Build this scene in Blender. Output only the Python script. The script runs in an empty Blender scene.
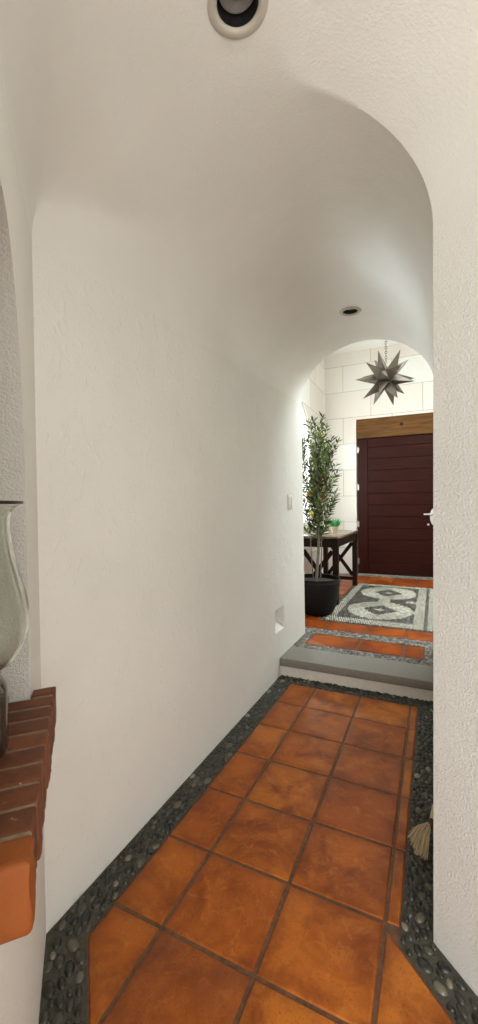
import bpy, bmesh, math, random
from math import sin, cos, pi, sqrt, radians
from mathutils import Vector, Matrix, noise
random.seed(7)
sc = bpy.context.scene
COL = sc.collection
PI = pi

# ------------------------------------------------------------------ object helpers
def link(name, me, mats, parent=None):
    o = bpy.data.objects.new(name, me); COL.objects.link(o)
    for m in (mats if isinstance(mats, (list, tuple)) else [mats]): me.materials.append(m)
    if parent: o.parent = parent
    return o

def build(name, bm, mats, parent=None, smooth=True, angle=40, recalc=True):
    if recalc: bmesh.ops.recalc_face_normals(bm, faces=bm.faces[:])
    me = bpy.data.meshes.new(name); bm.to_mesh(me); bm.free()
    if smooth:
        me.polygons.foreach_set('use_smooth', [True]*len(me.polygons))
        try: me.set_sharp_from_angle(angle=radians(angle))
        except Exception: pass
    return link(name, me, mats, parent)

def tag(o, label, cat, group=None):
    o['label'] = label; o['category'] = cat
    if group: o['group'] = group
    return o

def structure(o):
    o['kind'] = 'structure'; return o

def empty(name, loc=(0,0,0), rot=None):
    o = bpy.data.objects.new(name, None); COL.objects.link(o)
    o.location = loc; o.empty_display_size = .05
    if rot is not None: o.rotation_euler = rot
    return o

def box(bm, lo, hi, bev=0, segs=2, mat=0, M=None):
    vs = []
    c = [(a+b)/2 for a, b in zip(lo, hi)]; s = [b-a for a, b in zip(lo, hi)]
    r = bmesh.ops.create_cube(bm, size=1, matrix=Matrix.Translation(c) @ Matrix.Diagonal((*s, 1)))
    vs = r['verts']
    fs = set(f for v in vs for f in v.link_faces)
    if bev:
        es = list(set(e for v in vs for e in v.link_edges))
        r = bmesh.ops.bevel(bm, geom=es, offset=bev, segments=segs, affect='EDGES', profile=.5)
        vs = list(set(r['verts']) | set(v for v in vs if v.is_valid))
        fs = set(f for v in vs for f in v.link_faces)
    for f in fs: f.material_index = mat
    if M is not None: bmesh.ops.transform(bm, matrix=M, verts=vs)
    return vs

def lathe(bm, prof, n=40, origin=(0,0,0), mat=0, close_bottom=False, close_top=False):
    rings = []
    ox, oy, oz = origin
    for r, z in prof:
        rings.append([bm.verts.new((ox+r*cos(2*PI*k/n), oy+r*sin(2*PI*k/n), oz+z)) for k in range(n)])
    for a, b in zip(rings[:-1], rings[1:]):
        for k in range(n):
            f = bm.faces.new((a[k], a[(k+1) % n], b[(k+1) % n], b[k])); f.material_index = mat
    if close_bottom: bm.faces.new(rings[0][::-1]).material_index = mat
    if close_top: bm.faces.new(rings[-1]).material_index = mat

def tube(bm, pts, rad, n=8, mat=0, cap=True):
    pts = [Vector(p) for p in pts]
    rs = rad if isinstance(rad, (list, tuple)) else [rad]*len(pts)
    prev = None; rings = []
    for i, p in enumerate(pts):
        t = (pts[min(i+1, len(pts)-1)] - pts[max(i-1, 0)]).normalized()
        u = t.orthogonal().normalized() if prev is None else (prev - t*prev.dot(t)).normalized()
        prev = u; w = t.cross(u)
        rings.append([bm.verts.new(p + (u*cos(2*PI*k/n) + w*sin(2*PI*k/n))*rs[i]) for k in range(n)])
    for a, b in zip(rings[:-1], rings[1:]):
        for k in range(n):
            bm.faces.new((a[k], a[(k+1) % n], b[(k+1) % n], b[k])).material_index = mat
    if cap:
        bm.faces.new(rings[0][::-1]).material_index = mat; bm.faces.new(rings[-1]).material_index = mat

def bar(bm, a, b, w, t, up=(0,0,1), bev=.003, mat=0):
    """straight square timber from a to b, w wide (in the 'up' x axis plane), t thick"""
    a = Vector(a); b = Vector(b); d = b-a; L = d.length; d.normalize()
    up = Vector(up); s = d.cross(up).normalized(); u = s.cross(d)
    M = Matrix((( d.x, s.x, u.x, a.x), (d.y, s.y, u.y, a.y), (d.z, s.z, u.z, a.z), (0,0,0,1)))
    box(bm, (0, -t/2, -w/2), (L, t/2, w/2), bev, 1, mat, M)

# ------------------------------------------------------------------ node helpers
def new_mat(name):
    m = bpy.data.materials.new(name); m.use_nodes = True
    nt = m.node_tree; b = nt.nodes['Principled BSDF']
    return m, nt, b
def N(nt, t, **kw):
    n = nt.nodes.new(t)
    for k, v in kw.items(): setattr(n, k, v)
    return n
def L(nt, a, b): nt.links.new(a, b)
def ramp(nt, fac, stops):
    r = N(nt, 'ShaderNodeValToRGB'); cr = r.color_ramp
    while len(cr.elements) < len(stops): cr.elements.new(.5)
    for e, (p, c) in zip(cr.elements, stops):
        e.position = p; e.color = (*c, 1) if len(c) == 3 else c
    L(nt, fac, r.inputs['Fac']); return r.outputs['Color']
def noise_n(nt, vec, scale, detail=4, rough=.55, dist=0):
    n = N(nt, 'ShaderNodeTexNoise'); n.inputs['Scale'].default_value = scale
    n.inputs['Detail'].default_value = detail; n.inputs['Roughness'].default_value = rough
    n.inputs['Distortion'].default_value = dist
    L(nt, vec, n.inputs['Vector']); return n.outputs['Fac']
def mix(nt, fac, a, b, mode='MIX'):
    n = N(nt, 'ShaderNodeMix', data_type='RGBA', blend_type=mode)
    if isinstance(fac, (int, float)): n.inputs[0].default_value = fac
    else: L(nt, fac, n.inputs[0])
    for s, v in ((6, a), (7, b)):
        if isinstance(v, tuple): n.inputs[s].default_value = (*v, 1) if len(v) == 3 else v
        else: L(nt, v, n.inputs[s])
    return n.outputs[2]
def math_n(nt, op, a, b=None):
    n = N(nt, 'ShaderNodeMath', operation=op)
    for i, v in enumerate((a, b)):
        if v is None: continue
        if isinstance(v, (int, float)): n.inputs[i].default_value = v
        else: L(nt, v, n.inputs[i])
    return n.outputs[0]
def bump(nt, b, h, strength, dist, prev=None):
    n = N(nt, 'ShaderNodeBump'); n.inputs['Strength'].default_value = strength
    n.inputs['Distance'].default_value = dist; L(nt, h, n.inputs['Height'])
    if prev is not None: L(nt, prev, n.inputs['Normal'])
    L(nt, n.outputs[0], b.inputs['Normal']); return n.outputs[0]
def objco(nt): return N(nt, 'ShaderNodeTexCoord').outputs['Object']

def stucco(name, col, fine=1.0, marks=.5, fscale=150, rough=.85, fade=False):
    m, nt, b = new_mat(name); co = objco(nt)
    n1 = noise_n(nt, co, 1.7, 3)
    b.inputs['Roughness'].default_value = rough
    b.inputs['Specular IOR Level'].default_value = .3
    c2 = tuple(x*.94 for x in col)
    L(nt, ramp(nt, n1, [(.3, c2), (.7, col)]), b.inputs['Base Color'])
    # long gentle unevenness of hand-trowelled plaster
    p = bump(nt, b, noise_n(nt, co, 3.2, 2), .35, .03)
    # trowel nicks
    mp = N(nt, 'ShaderNodeMapping'); mp.inputs['Scale'].default_value = (22, 22, 14); mp.inputs['Rotation'].default_value = (.5, .6, .4)
    L(nt, co, mp.inputs['Vector'])
    nk = noise_n(nt, mp.outputs[0], 1, 3, .6, 1.4)
    rk = ramp(nt, nk, [(.55, (0,0,0)), (.72, (1,1,1))])
    p = bump(nt, b, rk, marks, .006, p)
    # fine grain
    h = noise_n(nt, co, fscale, 4, .65)
    if fade:                            # the coarse coat was floated smoother towards the ceiling
        sp = N(nt, 'ShaderNodeSeparateXYZ'); L(nt, co, sp.inputs[0])
        mr = N(nt, 'ShaderNodeMapRange'); L(nt, sp.outputs['Z'], mr.inputs['Value'])
        for i, v in ((1, 1.35), (2, 2.2), (3, 1.0), (4, .12)): mr.inputs[i].default_value = v
        h = math_n(nt, 'MULTIPLY', h, mr.outputs[0])
    bump(nt, b, h, fine, 0.0115 if fade else .009, p)
    return m

def plain(name, col, rough=.5, metal=0, spec=.5, bumpy=0, bscale=60, var=.12):
    m, nt, b = new_mat(name); co = objco(nt)
    n = noise_n(nt, co, bscale*.4, 4)
    L(nt, ramp(nt, n, [(.3, tuple(x*(1-var) for x in col)), (.7, tuple(min(1, x*(1+var)) for x in col))]), b.inputs['Base Color'])
    b.inputs['Roughness'].default_value = rough; b.inputs['Metallic'].default_value = metal
    b.inputs['Specular IOR Level'].default_value = spec
    if bumpy: bump(nt, b, noise_n(nt, co, bscale, 4), bumpy, .004)
    return m

def wood(name, c1, c2, rough=.4, axis='X', scale=6, knots=False):
    m, nt, b = new_mat(name); co = objco(nt)
    mp = N(nt, 'ShaderNodeMapping')
    s = {'X': (.6, 9, 9), 'Y': (9, .6, 9), 'Z': (9, 9, .6)}[axis]; mp.inputs['Scale'].default_value = s
    L(nt, co, mp.inputs['Vector'])
    n = noise_n(nt, mp.outputs[0], scale, 6, .6, .6)
    c = ramp(nt, n, [(.3, c1), (.7, c2)])
    if knots:
        v = N(nt, 'ShaderNodeTexVoronoi'); v.inputs['Scale'].default_value = 3.4; L(nt, co, v.inputs['Vector'])
        k = ramp(nt, v.outputs['Distance'], [(.06, (1,1,1)), (.15, (0,0,0))])
        c = mix(nt, k, c, tuple(x*.18 for x in c1))
    L(nt, c, b.inputs['Base Color']); b.inputs['Roughness'].default_value = rough; b.inputs['Specular IOR Level'].default_value = .10
    bump(nt, b, n, .15, .003)
    return m

WALL = (.775, .762, .712)
M_wall = stucco('plaster_smooth', WALL, fine=.26, marks=.34, fscale=130)
M_wall_rough = stucco('plaster_grainy', WALL, fine=1.0, marks=.06, fscale=150, fade=True)
M_vault = stucco('plaster_vault', WALL, fine=.2, marks=.10, fscale=140, rough=.36)
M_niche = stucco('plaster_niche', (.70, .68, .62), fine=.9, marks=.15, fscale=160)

def terracotta(name='terracotta_tile', red=None):
    m, nt, b = new_mat(name); co = objco(nt)
    ri = N(nt, 'ShaderNodeNewGeometry').outputs['Random Per Island']
    base = ramp(nt, ri, [(0, (.34, .082, .011)), (.35, (.42, .114, .014)), (.7, (.54, .172, .021)), (1, (.37, .092, .011))])
    n1 = noise_n(nt, co, 4.2, 6, .66, .5); n2 = noise_n(nt, co, 19, 7, .72, .9); n3 = noise_n(nt, co, 150, 3)
    c = mix(nt, ramp(nt, n1, [(.43, (0,0,0)), (.62, (1,1,1))]), base, (.20, .044, .007))
    c = mix(nt, ramp(nt, n2, [(.52, (0,0,0)), (.72, (.6,.6,.6))]), c, (.56, .215, .040))
    c = mix(nt, ramp(nt, n3, [(.57, (0,0,0)), (.68, (.6,.6,.6))]), c, (.19, .048, .012))
    at = N(nt, 'ShaderNodeAttribute', attribute_name='burnt').outputs['Fac']
    e_ = math_n(nt, 'MULTIPLY', at, ramp(nt, noise_n(nt, co, 7, 5, .7), [(.38, (.1,.1,.1)), (.65, (1,1,1))]))
    c = mix(nt, math_n(nt, 'MULTIPLY', e_, .75), c, (.17, .040, .009))
    if red: c = mix(nt, 1, c, red, 'MULTIPLY')
    L(nt, c, b.inputs['Base Color'])
    r = math_n(nt, 'MULTIPLY_ADD', n2, .25); nt.nodes[-1].inputs[2].default_value = .22
    L(nt, r, b.inputs['Roughness']); b.inputs['Specular IOR Level'].default_value = .22
    p = bump(nt, b, n1, .25, .012); bump(nt, b, noise_n(nt, co, 45, 4), .12, .003, p)
    return m
M_tile = terracotta(); M_tile_hall = terracotta('red_terracotta_tile', (.80, .62, .62))
M_grout = plain('brown_grout', (.125, .058, .027), .8, bumpy=.4, bscale=150, var=.35)
def pebble_mat(name, stops, rough=.35):
    m, nt, b = new_mat(name); co = objco(nt)
    ri = N(nt, 'ShaderNodeNewGeometry').outputs['Random Per Island']
    c = ramp(nt, ri, stops); n = noise_n(nt, co, 90, 3)
    c = mix(nt, ramp(nt, n, [(.5, (0,0,0)), (.9, (.4,.4,.4))]), c, (.16, .15, .12))
    L(nt, c, b.inputs['Base Color']); b.inputs['Roughness'].default_value = rough
    return m
M_pebble = pebble_mat('dark_pebbles', [(0, (.008, .008, .006)), (.5, (.020, .019, .014)), (.8, (.050, .047, .033)), (.94, (.11, .098, .068)), (.995, (.25, .22, .16))])
M_mortar = plain('pebble_mortar', (.060, .055, .040), .85, bumpy=.6, bscale=120, var=.3)
M_band = pebble_mat('band_pebbles', [(0, (.045, .04, .035)), (.45, (.12, .11, .095)), (.8, (.22, .20, .175)), (1, (.34, .31, .27))], .4)
M_bandmortar = plain('band_mortar', (.20, .18, .15), .85, bumpy=.4, bscale=120, var=.2)
M_mwhite = pebble_mat('mosaic_white_stone', [(0, (.32, .295, .235)), (1, (.58, .55, .46))], .4)
M_mdark = pebble_mat('mosaic_dark_stone', [(0, (.028, .026, .022)), (.7, (.10, .094, .08)), (1, (.22, .205, .17))], .35)
M_mmortar = plain('mosaic_mortar', (.055, .05, .042), .85, bumpy=.4, bscale=150, var=.25)
M_slab = plain('grey_stone_slab', (.215, .195, .165), .6, bumpy=.5, bscale=180, var=.12)
M_riser = plain('painted_riser', (.66, .62, .55), .7, bumpy=.3, bscale=90, var=.06)
M_black = plain('matt_black', (.008, .008, .008), .5)
M_trimring = plain('putty_trim_ring', (.50, .46, .39), .5, var=.05)
M_lampgrey = plain('grey_lamp_glass', (.55, .53, .48), .25, var=.05)
M_lampring = plain('grey_lamp_collar', (.33, .31, .28), .35, metal=.4, var=.05)

# ------------------------------------------------------------------ place layout (metres; corridor runs along +Y)
XL, YL = -1.079, .86                  # inner corner, left
XR, YR = -.007, 1.334                 # outer corner, right
YE = 3.66                             # corridor's far end
HS = .14                              # raised hall floor
D = Vector((.7242, -.6896)); NN = Vector((.6896, .7242))     # side passage: running direction, and its left-to-right normal
CL = Vector((XL, YL)); CR = Vector((XR, YR))
offL = CL.dot(NN); offR = CR.dot(NN)
XRE = .012                            # right wall at far end
AEND = 2.3                            # length of the side passage
def znear(u): return 2.115 + .46*sqrt(max(0, 1-u*u))
def zfar(u): return 2.25 + .478*sqrt(max(0, 1-u*u))
NT = 110
US = [-cos(PI*i/NT) for i in range(NT+1)]
def mitre(u):
    t = (u+1)/2; return CL.lerp(CR, t)
def apoint(a, off, z=0):              # a along the side passage from the inner corner, off = distance from its left wall
    p = CL + D*a + NN*off; return Vector((p.x, p.y, z))
LEAN = .0085                           # the old left wall leans outward by this much per metre
LEANR = .0038
def lean(bm, wfun=None):
    for v in bm.verts:
        v.co.x -= LEAN*max(0, v.co.z)*(wfun(v.co) if wfun else 1)
def xr(y): return XR + (XRE-XR)*(y-YR)/(YE-YR)

def corridor_vault(u, y):
    m = mitre(u); s = max(0, (y-m.y)/(YE-m.y))
    x = m.x + ((XL+(XRE-XL)*(u+1)/2) - m.x)*s
    return Vector((x, y, znear(u)*(1-s)+zfar(u)*s))
def passage_vault(u, a):
    m = mitre(u)+D*a; return Vector((m.x, m.y, znear(u)))

def sstep(a, b, x):
    t = max(0, min(1, (x-a)/(b-a))); return t*t*(3-2*t)
def run_len(u): return YE-mitre(u).y
def vault_raw(u, s):                   # s < 0 : along the side passage, s > 0 : along the corridor
    if s <= 0: return passage_vault(u, -s)
    return corridor_vault(u, mitre(u).y+s)
def soft(u): return .62*sstep(-1, -.75, u)*(1-sstep(-.45, .46, u))+.010*(1-abs(u))
def vault_flat(u, s):
    r = soft(u)
    if abs(s) < r:                     # hand-rounded bend between the two vaults
        t = (s+r)/(2*r); a_, m_, b_ = vault_raw(u, -r), vault_raw(u, 0), vault_raw(u, r)
        return a_*(1-t)**2+m_*2*t*(1-t)+b_*t*t
    return vault_raw(u, s)
def vault(u, s):
    p = vault_flat(u, s); p.x -= LEAN*p.z*(1-u)/2
    p.x += LEANR*p.z*(1+u)/2*(1-max(0, s)/run_len(u)); return p

# recessed lamps: (centre on the vault, normal)
LAMPS = []
def lamp_spot(fn, u, v):
    p = fn(u, v); e = 1e-3
    n = (fn(u+e, v)-p).cross(fn(u, v+e)-p).normalized()
    if n.z > 0: n = -n
    return p, n
LAMPS.append(lamp_spot(vault, -.105, -.196))
LAMPS.append(lamp_spot(vault, .03, 1.87))
bmv = bmesh.new(); rows = []
ss = [-AEND+(AEND-.66)*i/90 for i in range(90)]+[-.66+.66*i/60 for i in range(60)]
for s_ in ss: rows.append([bmv.verts.new(vault(u, s_)) for u in US])
for j in range(191):
    rows.append([bmv.verts.new(vault(u, run_len(u)*j/190)) for u in US])
for a, b in zip(rows[:-1], rows[1:]):
    for i in range(NT): bmv.faces.new((a[i], a[i+1], b[i+1], b[i]))
kill = set()
for p, n in LAMPS:
    for f in bmv.faces:
        if any((w.co-p).length < .0565 for w in f.verts): kill.add(f)
bmesh.ops.delete(bmv, geom=list(kill), context='FACES')
for f in bmv.faces:
    c = f.calc_center_median()
    if (Vector((c.x, c.y))-CL).dot(NN) > .62 and (Vector((c.x, c.y))-CR).dot(Vector((.4742, -1.072))) > 0: f.material_index = 1
structure(build('ceiling', bmv, [M_vault, M_wall_rough], angle=25))

# ---- corridor left wall with a small wedge-shaped light recess
def quad(bm, *p, mat=0):
    f = bm.faces.new([bm.verts.new(q) for q in p]); f.material_index = mat; return f
RY0, RY1, RZ0, RZ1 = 2.885, 3.085, .345, .520
bm = bmesh.new()
ztop = lambda y: 2.115 + (2.25-2.115)*(y-YL)/(YE-YL)
def wl(y, z): return (XL, y, z)
quad(bm, wl(YL, -.03), wl(RY0, -.03), wl(RY0, ztop(RY0)), wl(YL, ztop(YL)))
quad(bm, wl(RY1, -.03), wl(YE, -.03), wl(YE, ztop(YE)), wl(RY1, ztop(RY1)))
quad(bm, wl(RY0, -.03), wl(RY1, -.03), wl(RY1, RZ0), wl(RY0, RZ0))
quad(bm, wl(RY0, RZ1), wl(RY1, RZ1), wl(RY1, ztop(RY1)), wl(RY0, ztop(RY0)))
dp = .15
zb = RZ0+.13
quad(bm, (XL, RY0, RZ0), (XL, RY1, RZ0), (XL-dp, RY1, zb), (XL-dp, RY0, zb))
quad(bm, (XL-dp, RY0, zb), (XL-dp, RY1, zb), (XL-dp, RY1, RZ1), (XL-dp, RY0, RZ1))
quad(bm, (XL, RY0, RZ1), (XL, RY1, RZ1), (XL-dp, RY1, RZ1), (XL-dp, RY0, RZ1))
for y in (RY0, RY1): quad(bm, (XL, y, RZ0), (XL-dp, y, zb), (XL-dp, y, RZ1), (XL, y, RZ1))
bmesh.ops.remove_doubles(bm, verts=bm.verts[:], dist=1e-5)
lean(bm)
structure(build('wall_left', bm, M_wall, smooth=False))
# ---- corridor right wall
bm = bmesh.new()
quad(bm, (XR, YR, -.03), (XRE, YE, -.03), (XRE, YE, 2.25), (XR+LEANR*2.115, YR, 2.115))
structure(build('wall_right', bm, M_wall_rough, smooth=False))
# ---- side passage, right wall
bm = bmesh.new()
e = CR+D*AEND
nseg = 12
quad(bm, (XR, YR, -.03), (e.x, e.y, -.03), (e.x+LEANR*2.115, e.y, 2.115), (XR+LEANR*2.115, YR, 2.115))
structure(build('wall_near_right', bm, M_wall_rough, smooth=False))

# ---- side passage, left wall with an arched niche
A0, A1 = .2685, .80; LZ = .84; LT = .099; ND = .26
ZSP = 1.30
def niche_top(a):
    q = (a-(A0+A1)/2)/((A1-A0)/2); return ZSP + .60*sqrt(max(0, 1-q*q))
bm = bmesh.new(); bn = bmesh.new()
W = lambda a, z: apoint(a, 0, z)
K = lambda a, z: apoint(a, -ND, z)
ZB = LZ-LT
quad(bm, W(0, -.03), W(A0, -.03), W(A0, 2.115), W(0, 2.115))
AJ = 1.16                               # wall cut short out of view so room light reaches the right wall
quad(bm, W(A1, -.03), W(AJ, -.03), W(AJ, 2.115), W(A1, 2.115))
quad(bm, W(A0, -.03), W(A1, -.03), W(A1, ZB), W(A0, ZB))
nA = 48
aa = [(A0+A1)/2 - (A1-A0)/2*cos(PI*i/nA) for i in range(nA+1)]
for a, b in zip(aa[:-1], aa[1:]):
    quad(bm, W(a, niche_top(a)), W(b, niche_top(b)), W(b, 2.115), W(a, 2.115))
    quad(bn, W(a, niche_top(a)), W(b, niche_top(b)), K(b, niche_top(b)), K(a, niche_top(a)))
    quad(bn, K(a, ZB), K(b, ZB), K(b, niche_top(b)), K(a, niche_top(a)))
for a in (A0, A1): quad(bn, W(a, ZB), K(a, ZB), K(a, ZSP), W(a, ZSP))
quad(bn, W(A0, ZB), W(A1, ZB), K(A1, ZB), K(A0, ZB))
for q in (bm, bn): bmesh.ops.remove_doubles(q, verts=q.verts[:], dist=1e-5)
lean(bm); lean(bn)
structure(build('wall_near_left', bm, M_wall, smooth=False))
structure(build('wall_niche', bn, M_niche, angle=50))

# ------------------------------------------------------------------ lower floor
def clip(poly, n, c):                  # keep n.p <= c
    out = []
    for i in range(len(poly)):
        p, q = poly[i], poly[(i+1) % len(poly)]
        dp_, dq = n.dot(p)-c, n.dot(q)-c
        if dp_ <= 0: out.append(p)
        if (dp_ < 0 < dq) or (dq < 0 < dp_): out.append(p+(q-p)*(dp_/(dp_-dq)))
    return out
def area(p): return .5*sum(p[i].x*p[(i+1) % len(p)].y-p[(i+1) % len(p)].x*p[i].y for i in range(len(p)))
def inset(poly, d):
    out = [p.copy() for p in poly]
    n = len(poly)
    for i in range(n):
        e_ = poly[(i+1) % n]-poly[i]
        if e_.length < 1e-5: continue
        nrm = Vector((e_.y, -e_.x)).normalized()
        out = clip(out, nrm, nrm.dot(poly[i])-d)
        if len(out) < 3: return []
    return out
def tile(bm, poly, z, gap=.006, mat=0):
    if area(poly) < 0: poly = poly[::-1]
    clean = []
    for p in poly:
        if not clean or (p-clean[-1]).length > .004: clean.append(p)
    if len(clean) > 2 and (clean[0]-clean[-1]).length < .004: clean.pop()
    p0 = inset(clean, gap)
    if len(p0) < 3 or area(p0) < .0006: return
    zz = z+random.uniform(-.0008, .0008)
    rl = bm.verts.layers.float.get('burnt') or bm.verts.layers.float.new('burnt')
    layers = []
    for ins, dz in ((0, -.008), (.0012, -.003), (.004, -.0008), (.010, 0)):
        q = inset(p0, ins) if ins else p0
        if len(q) != len(p0): q = p0 if not layers else None
        if q is None: break
        layers.append([bm.verts.new((p.x, p.y, zz+dz)) for p in q])
        for v in layers[-1]: v[rl] = 1.0
    for a, b in zip(layers[:-1], layers[1:]):
        for i in range(len(a)): bm.faces.new((a[i], a[(i+1) % len(a)], b[(i+1) % len(a)], b[i])).material_index = mat
    ws = .55
    for ins in (.030, .055, .075):
        q = inset(p0, ins); 
        if len(q) != len(p0) or area(q) < .002: break
        layers.append([bm.verts.new((p.x, p.y, zz)) for p in q])
        for v in layers[-1]: v[rl] = ws
        ws *= .4
        a, b = layers[-2:]
        for i in range(len(a)): bm.faces.new((a[i], a[(i+1) % len(a)], b[(i+1) % len(b)], b[i])).material_index = mat
    bm.faces.new(layers[-1]).material_index = mat

TXL = -.962; TXR = -.098; TY = 2.875
cxs = [TXL, -.770, -.459, -.143, .172, .487, .80, 1.12, 1.43]
cys = [1.027+.3085*k for k in range(-8, 7)]
cys[-1] = TY
offTL = offL+.115; offTR = offR-.100
bm = bmesh.new()
for i in range(len(cxs)-1):
    for j in range(len(cys)-1):
        x0, x1, y0, y1 = cxs[i], cxs[i+1], cys[j], cys[j+1]
        if x0 >= -.144 and y0 > 1.3:
            x1 = TXR
            if x0 > -.1: continue
        poly = [Vector((x0, y0)), Vector((x1, y0)), Vector((x1, y1)), Vector((x0, y1))]
        poly = clip(poly, -NN, -offTL)
        if len(poly) < 3: continue
        if x0 >= -.144 and y0 < 1.3:
            poly = clip(poly, NN, offTR)
        if x0 < -1 or len(poly) < 3: continue
        tile(bm, poly, 0, .0055 if x1-x0 > .1 else .004, 0)
# extra sliver column left of TXL in the passage
for j in range(len(cys)-1):
    y0, y1 = cys[j], cys[j+1]
    if y0 < 1.0: pass
# mortar bed under everything
f = [Vector((XL, YL)), Vector((XL, 3.02)), Vector((.02, 3.02)), Vector((XR, YR))]
e1 = CR+D*AEND; e0 = CL+D*AEND
def flat(bm, pts, z, mat=0): f_ = bm.faces.new([bm.verts.new((p[0], p[1], z)) for p in pts]); f_.material_index = mat
flat(bm, [(-1.10, 3.04), (-1.10, YL), (XL, YL), (XR, YR), (.03, 3.04)], -.0045, 1)
flat(bm, [(XL-.02, YL), tuple(e0), tuple(e1), (XR, YR)], -.0046, 1)
structure(build('floor', bm, [M_tile, M_grout], angle=50))

# floor of the room behind, added out of view to block light from below
bm = bmesh.new()
def room(a0, a1, o0, o1): flat(bm, [apoint(a0, o0), apoint(a1, o0), apoint(a1, o1), apoint(a0, o1)], -.007)
room(.6, AEND+4, -5, -.02); room(AEND, AEND+4, -.02, 5)
structure(build('floor', bm, [plain('added_pale_floor', (.34, .325, .29), .6, bumpy=.2, bscale=40)], smooth=False))  # pale tone chosen to keep its bounce light neutral

# ---- pebble borders
def pebble(bm, x, y, z, a, b, h, rot, mat=0, n=9):
    ca, sa = cos(rot), sin(rot); rings = []
    ph = random.uniform(0, 6)
    def pt(r, k, zz):
        th = 2*PI*k/n; w = 1+.08*sin(2*th+ph)
        px, py = a*r*w*cos(th), b*r*w*sin(th)
        return bm.verts.new((x+px*ca-py*sa, y+px*sa+py*ca, z+zz))
    rings = [[pt(r, k, zz*h) for k in range(n)] for r, zz in ((1, -.6), (.96, .2), (.62, .82))]
    top = bm.verts.new((x, y, z+h))
    for p, q in zip(rings[:-1], rings[1:]):
        for k in range(n): bm.faces.new((p[k], p[(k+1) % n], q[(k+1) % n], q[k])).material_index = mat
    for k in range(n): bm.faces.new((rings[-1][k], rings[-1][(k+1) % n], top)).material_index = mat

def inside(poly, p):
    c = False; n = len(poly)
    for i in range(n):
        a, b = poly[i], poly[(i+1) % n]
        if (a[1] > p.y) != (b[1] > p.y) and p.x < (b[0]-a[0])*(p.y-a[1])/(b[1]-a[1])+a[0]: c = not c
    return c
def edge_dist(poly, p):
    m = 9
    for i in range(len(poly)):
        a = Vector(poly[i]); b = Vector(poly[(i+1) % len(poly)]); e_ = b-a
        t = max(0, min(1, (p-a).dot(e_)/e_.length_squared)); m = min(m, (p-a-e_*t).length)
    return m
def scatter(bm, poly, z, size, h, axis, tries=26000, mat=0, spread=.5):
    xs = [p[0] for p in poly]; ys = [p[1] for p in poly]; pts = []
    cell = size*1.1; g = {}
    for _ in range(tries):
        p = Vector((random.uniform(min(xs), max(xs)), random.uniform(min(ys), max(ys))))
        if not inside(poly, p): continue
        big = random.choice((1, 1, .85, .7, .55)) if _ < tries*.6 else .5
        if edge_dist(poly, p) < size*.36*big: continue
        k = (int(p.x//cell), int(p.y//cell)); ok = True
        for dx in (-1, 0, 1):
            for dy in (-1, 0, 1):
                for q, bq in g.get((k[0]+dx, k[1]+dy), ()):
                    d_ = p-q; ax = Vector(axis)
                    l = d_.dot(ax); w = d_.dot(Vector((-ax.y, ax.x)))
                    if (l/1.0)**2+(w/.72)**2 < (size*.5*(big+bq)*.97)**2: ok = False
        if not ok: continue
        g.setdefault(k, []).append((p, big))
        pebble(bm, p.x, p.y, z, size*.5*big, size*.36*big, h*(.6+.4*big)*random.uniform(.8, 1.2), math.atan2(axis[1], axis[0])+random.uniform(-spread, spread), mat)

bm = bmesh.new()
cTL = Vector((TXL, (offTL-NN.x*TXL)/NN.y))          # tile-edge elbow, left
cTR = Vector((TXR, (offTR-NN.x*TXR)/NN.y))
pl_left = [(XL, YL), (XL, TY), (TXL, TY), tuple(cTL)]
pl_dl = [(XL, YL), tuple(cTL), tuple(cTL+D*1.6), tuple(CL+D*1.6)]
pl_far = [(XL, TY), (XL, 3.03), (.01, 3.03), (.0, TY)]
pl_right = [(TXR, TY), (.0, TY), (XR, YR), tuple(cTR)]
pl_dr = [tuple(cTR), (XR, YR), tuple(CR+D*1.6), tuple(cTR+D*1.6)]
for pl in (pl_left, pl_dl, pl_far, pl_right, pl_dr):
    flat(bm, pl, -.002, 1)
scatter(bm, pl_left, -.002, .046, .008, (0, 1))
scatter(bm, pl_dl, -.002, .050, .008, tuple(D))
scatter(bm, pl_far, -.002, .044, .008, (1, 0))
scatter(bm, pl_right, -.002, .042, .008, (0, 1))
scatter(bm, pl_dr, -.002, .048, .008, tuple(D))
structure(build('trim_1', bm, [M_pebble, M_mortar], angle=70, recalc=False))

# ------------------------------------------------------------------ step up to the hall
bm = bmesh.new(); box(bm, (XL-.004, 2.965, .078), (.008, 3.262, HS), .006, 2)
structure(build('trim_2', bm, M_slab))
bm = bmesh.new(); box(bm, (XL-.004, 2.984, -.02), (.008, 3.26, .0775), .002, 1)
structure(build('trim_3', bm, M_riser))

# ------------------------------------------------------------------ hall floor
HX0, HX1, HY1, HZ = -1.73, 1.25, 7.215, 3.96
bm = bmesh.new()
flat(bm, [(XL, 3.262), (XRE, 3.262), (XRE, YE), (XL, YE)], HS-.006, 1)
flat(bm, [(HX0, YE), (HX1, YE), (HX1, HY1+.12), (HX0, HY1+.12)], HS-.0062, 1)
def R(x0, y0, x1, y1): return [Vector((x0, y0)), Vector((x1, y0)), Vector((x1, y1)), Vector((x0, y1))]
for a, b in zip((-1.0, -.576, -.223), (-.576, -.223, -.075)): tile(bm, R(a, 3.375, b, 3.675), HS, .006)
xs = [HX0, -1.335, -.955, -.575, -.235, .10, .48, .86, HX1]
for a, b in zip(xs[:-1], xs[1:]): tile(bm, R(a, 3.845, b, 4.13), HS, .006)
ys = [4.13, 4.45, 4.77, 5.09, 5.41, 5.73, 6.05, 6.37]
for a, b in zip(ys[:-1], ys[1:]):
    for c, d in ((HX0, -1.40), (-1.40, -1.075)): tile(bm, R(c, a, d, b), HS, .006)
    for c, d in ((.06, .38), (.38, .70), (.70, HX1)): tile(bm, R(c, a, d, b), HS, .006)
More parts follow.
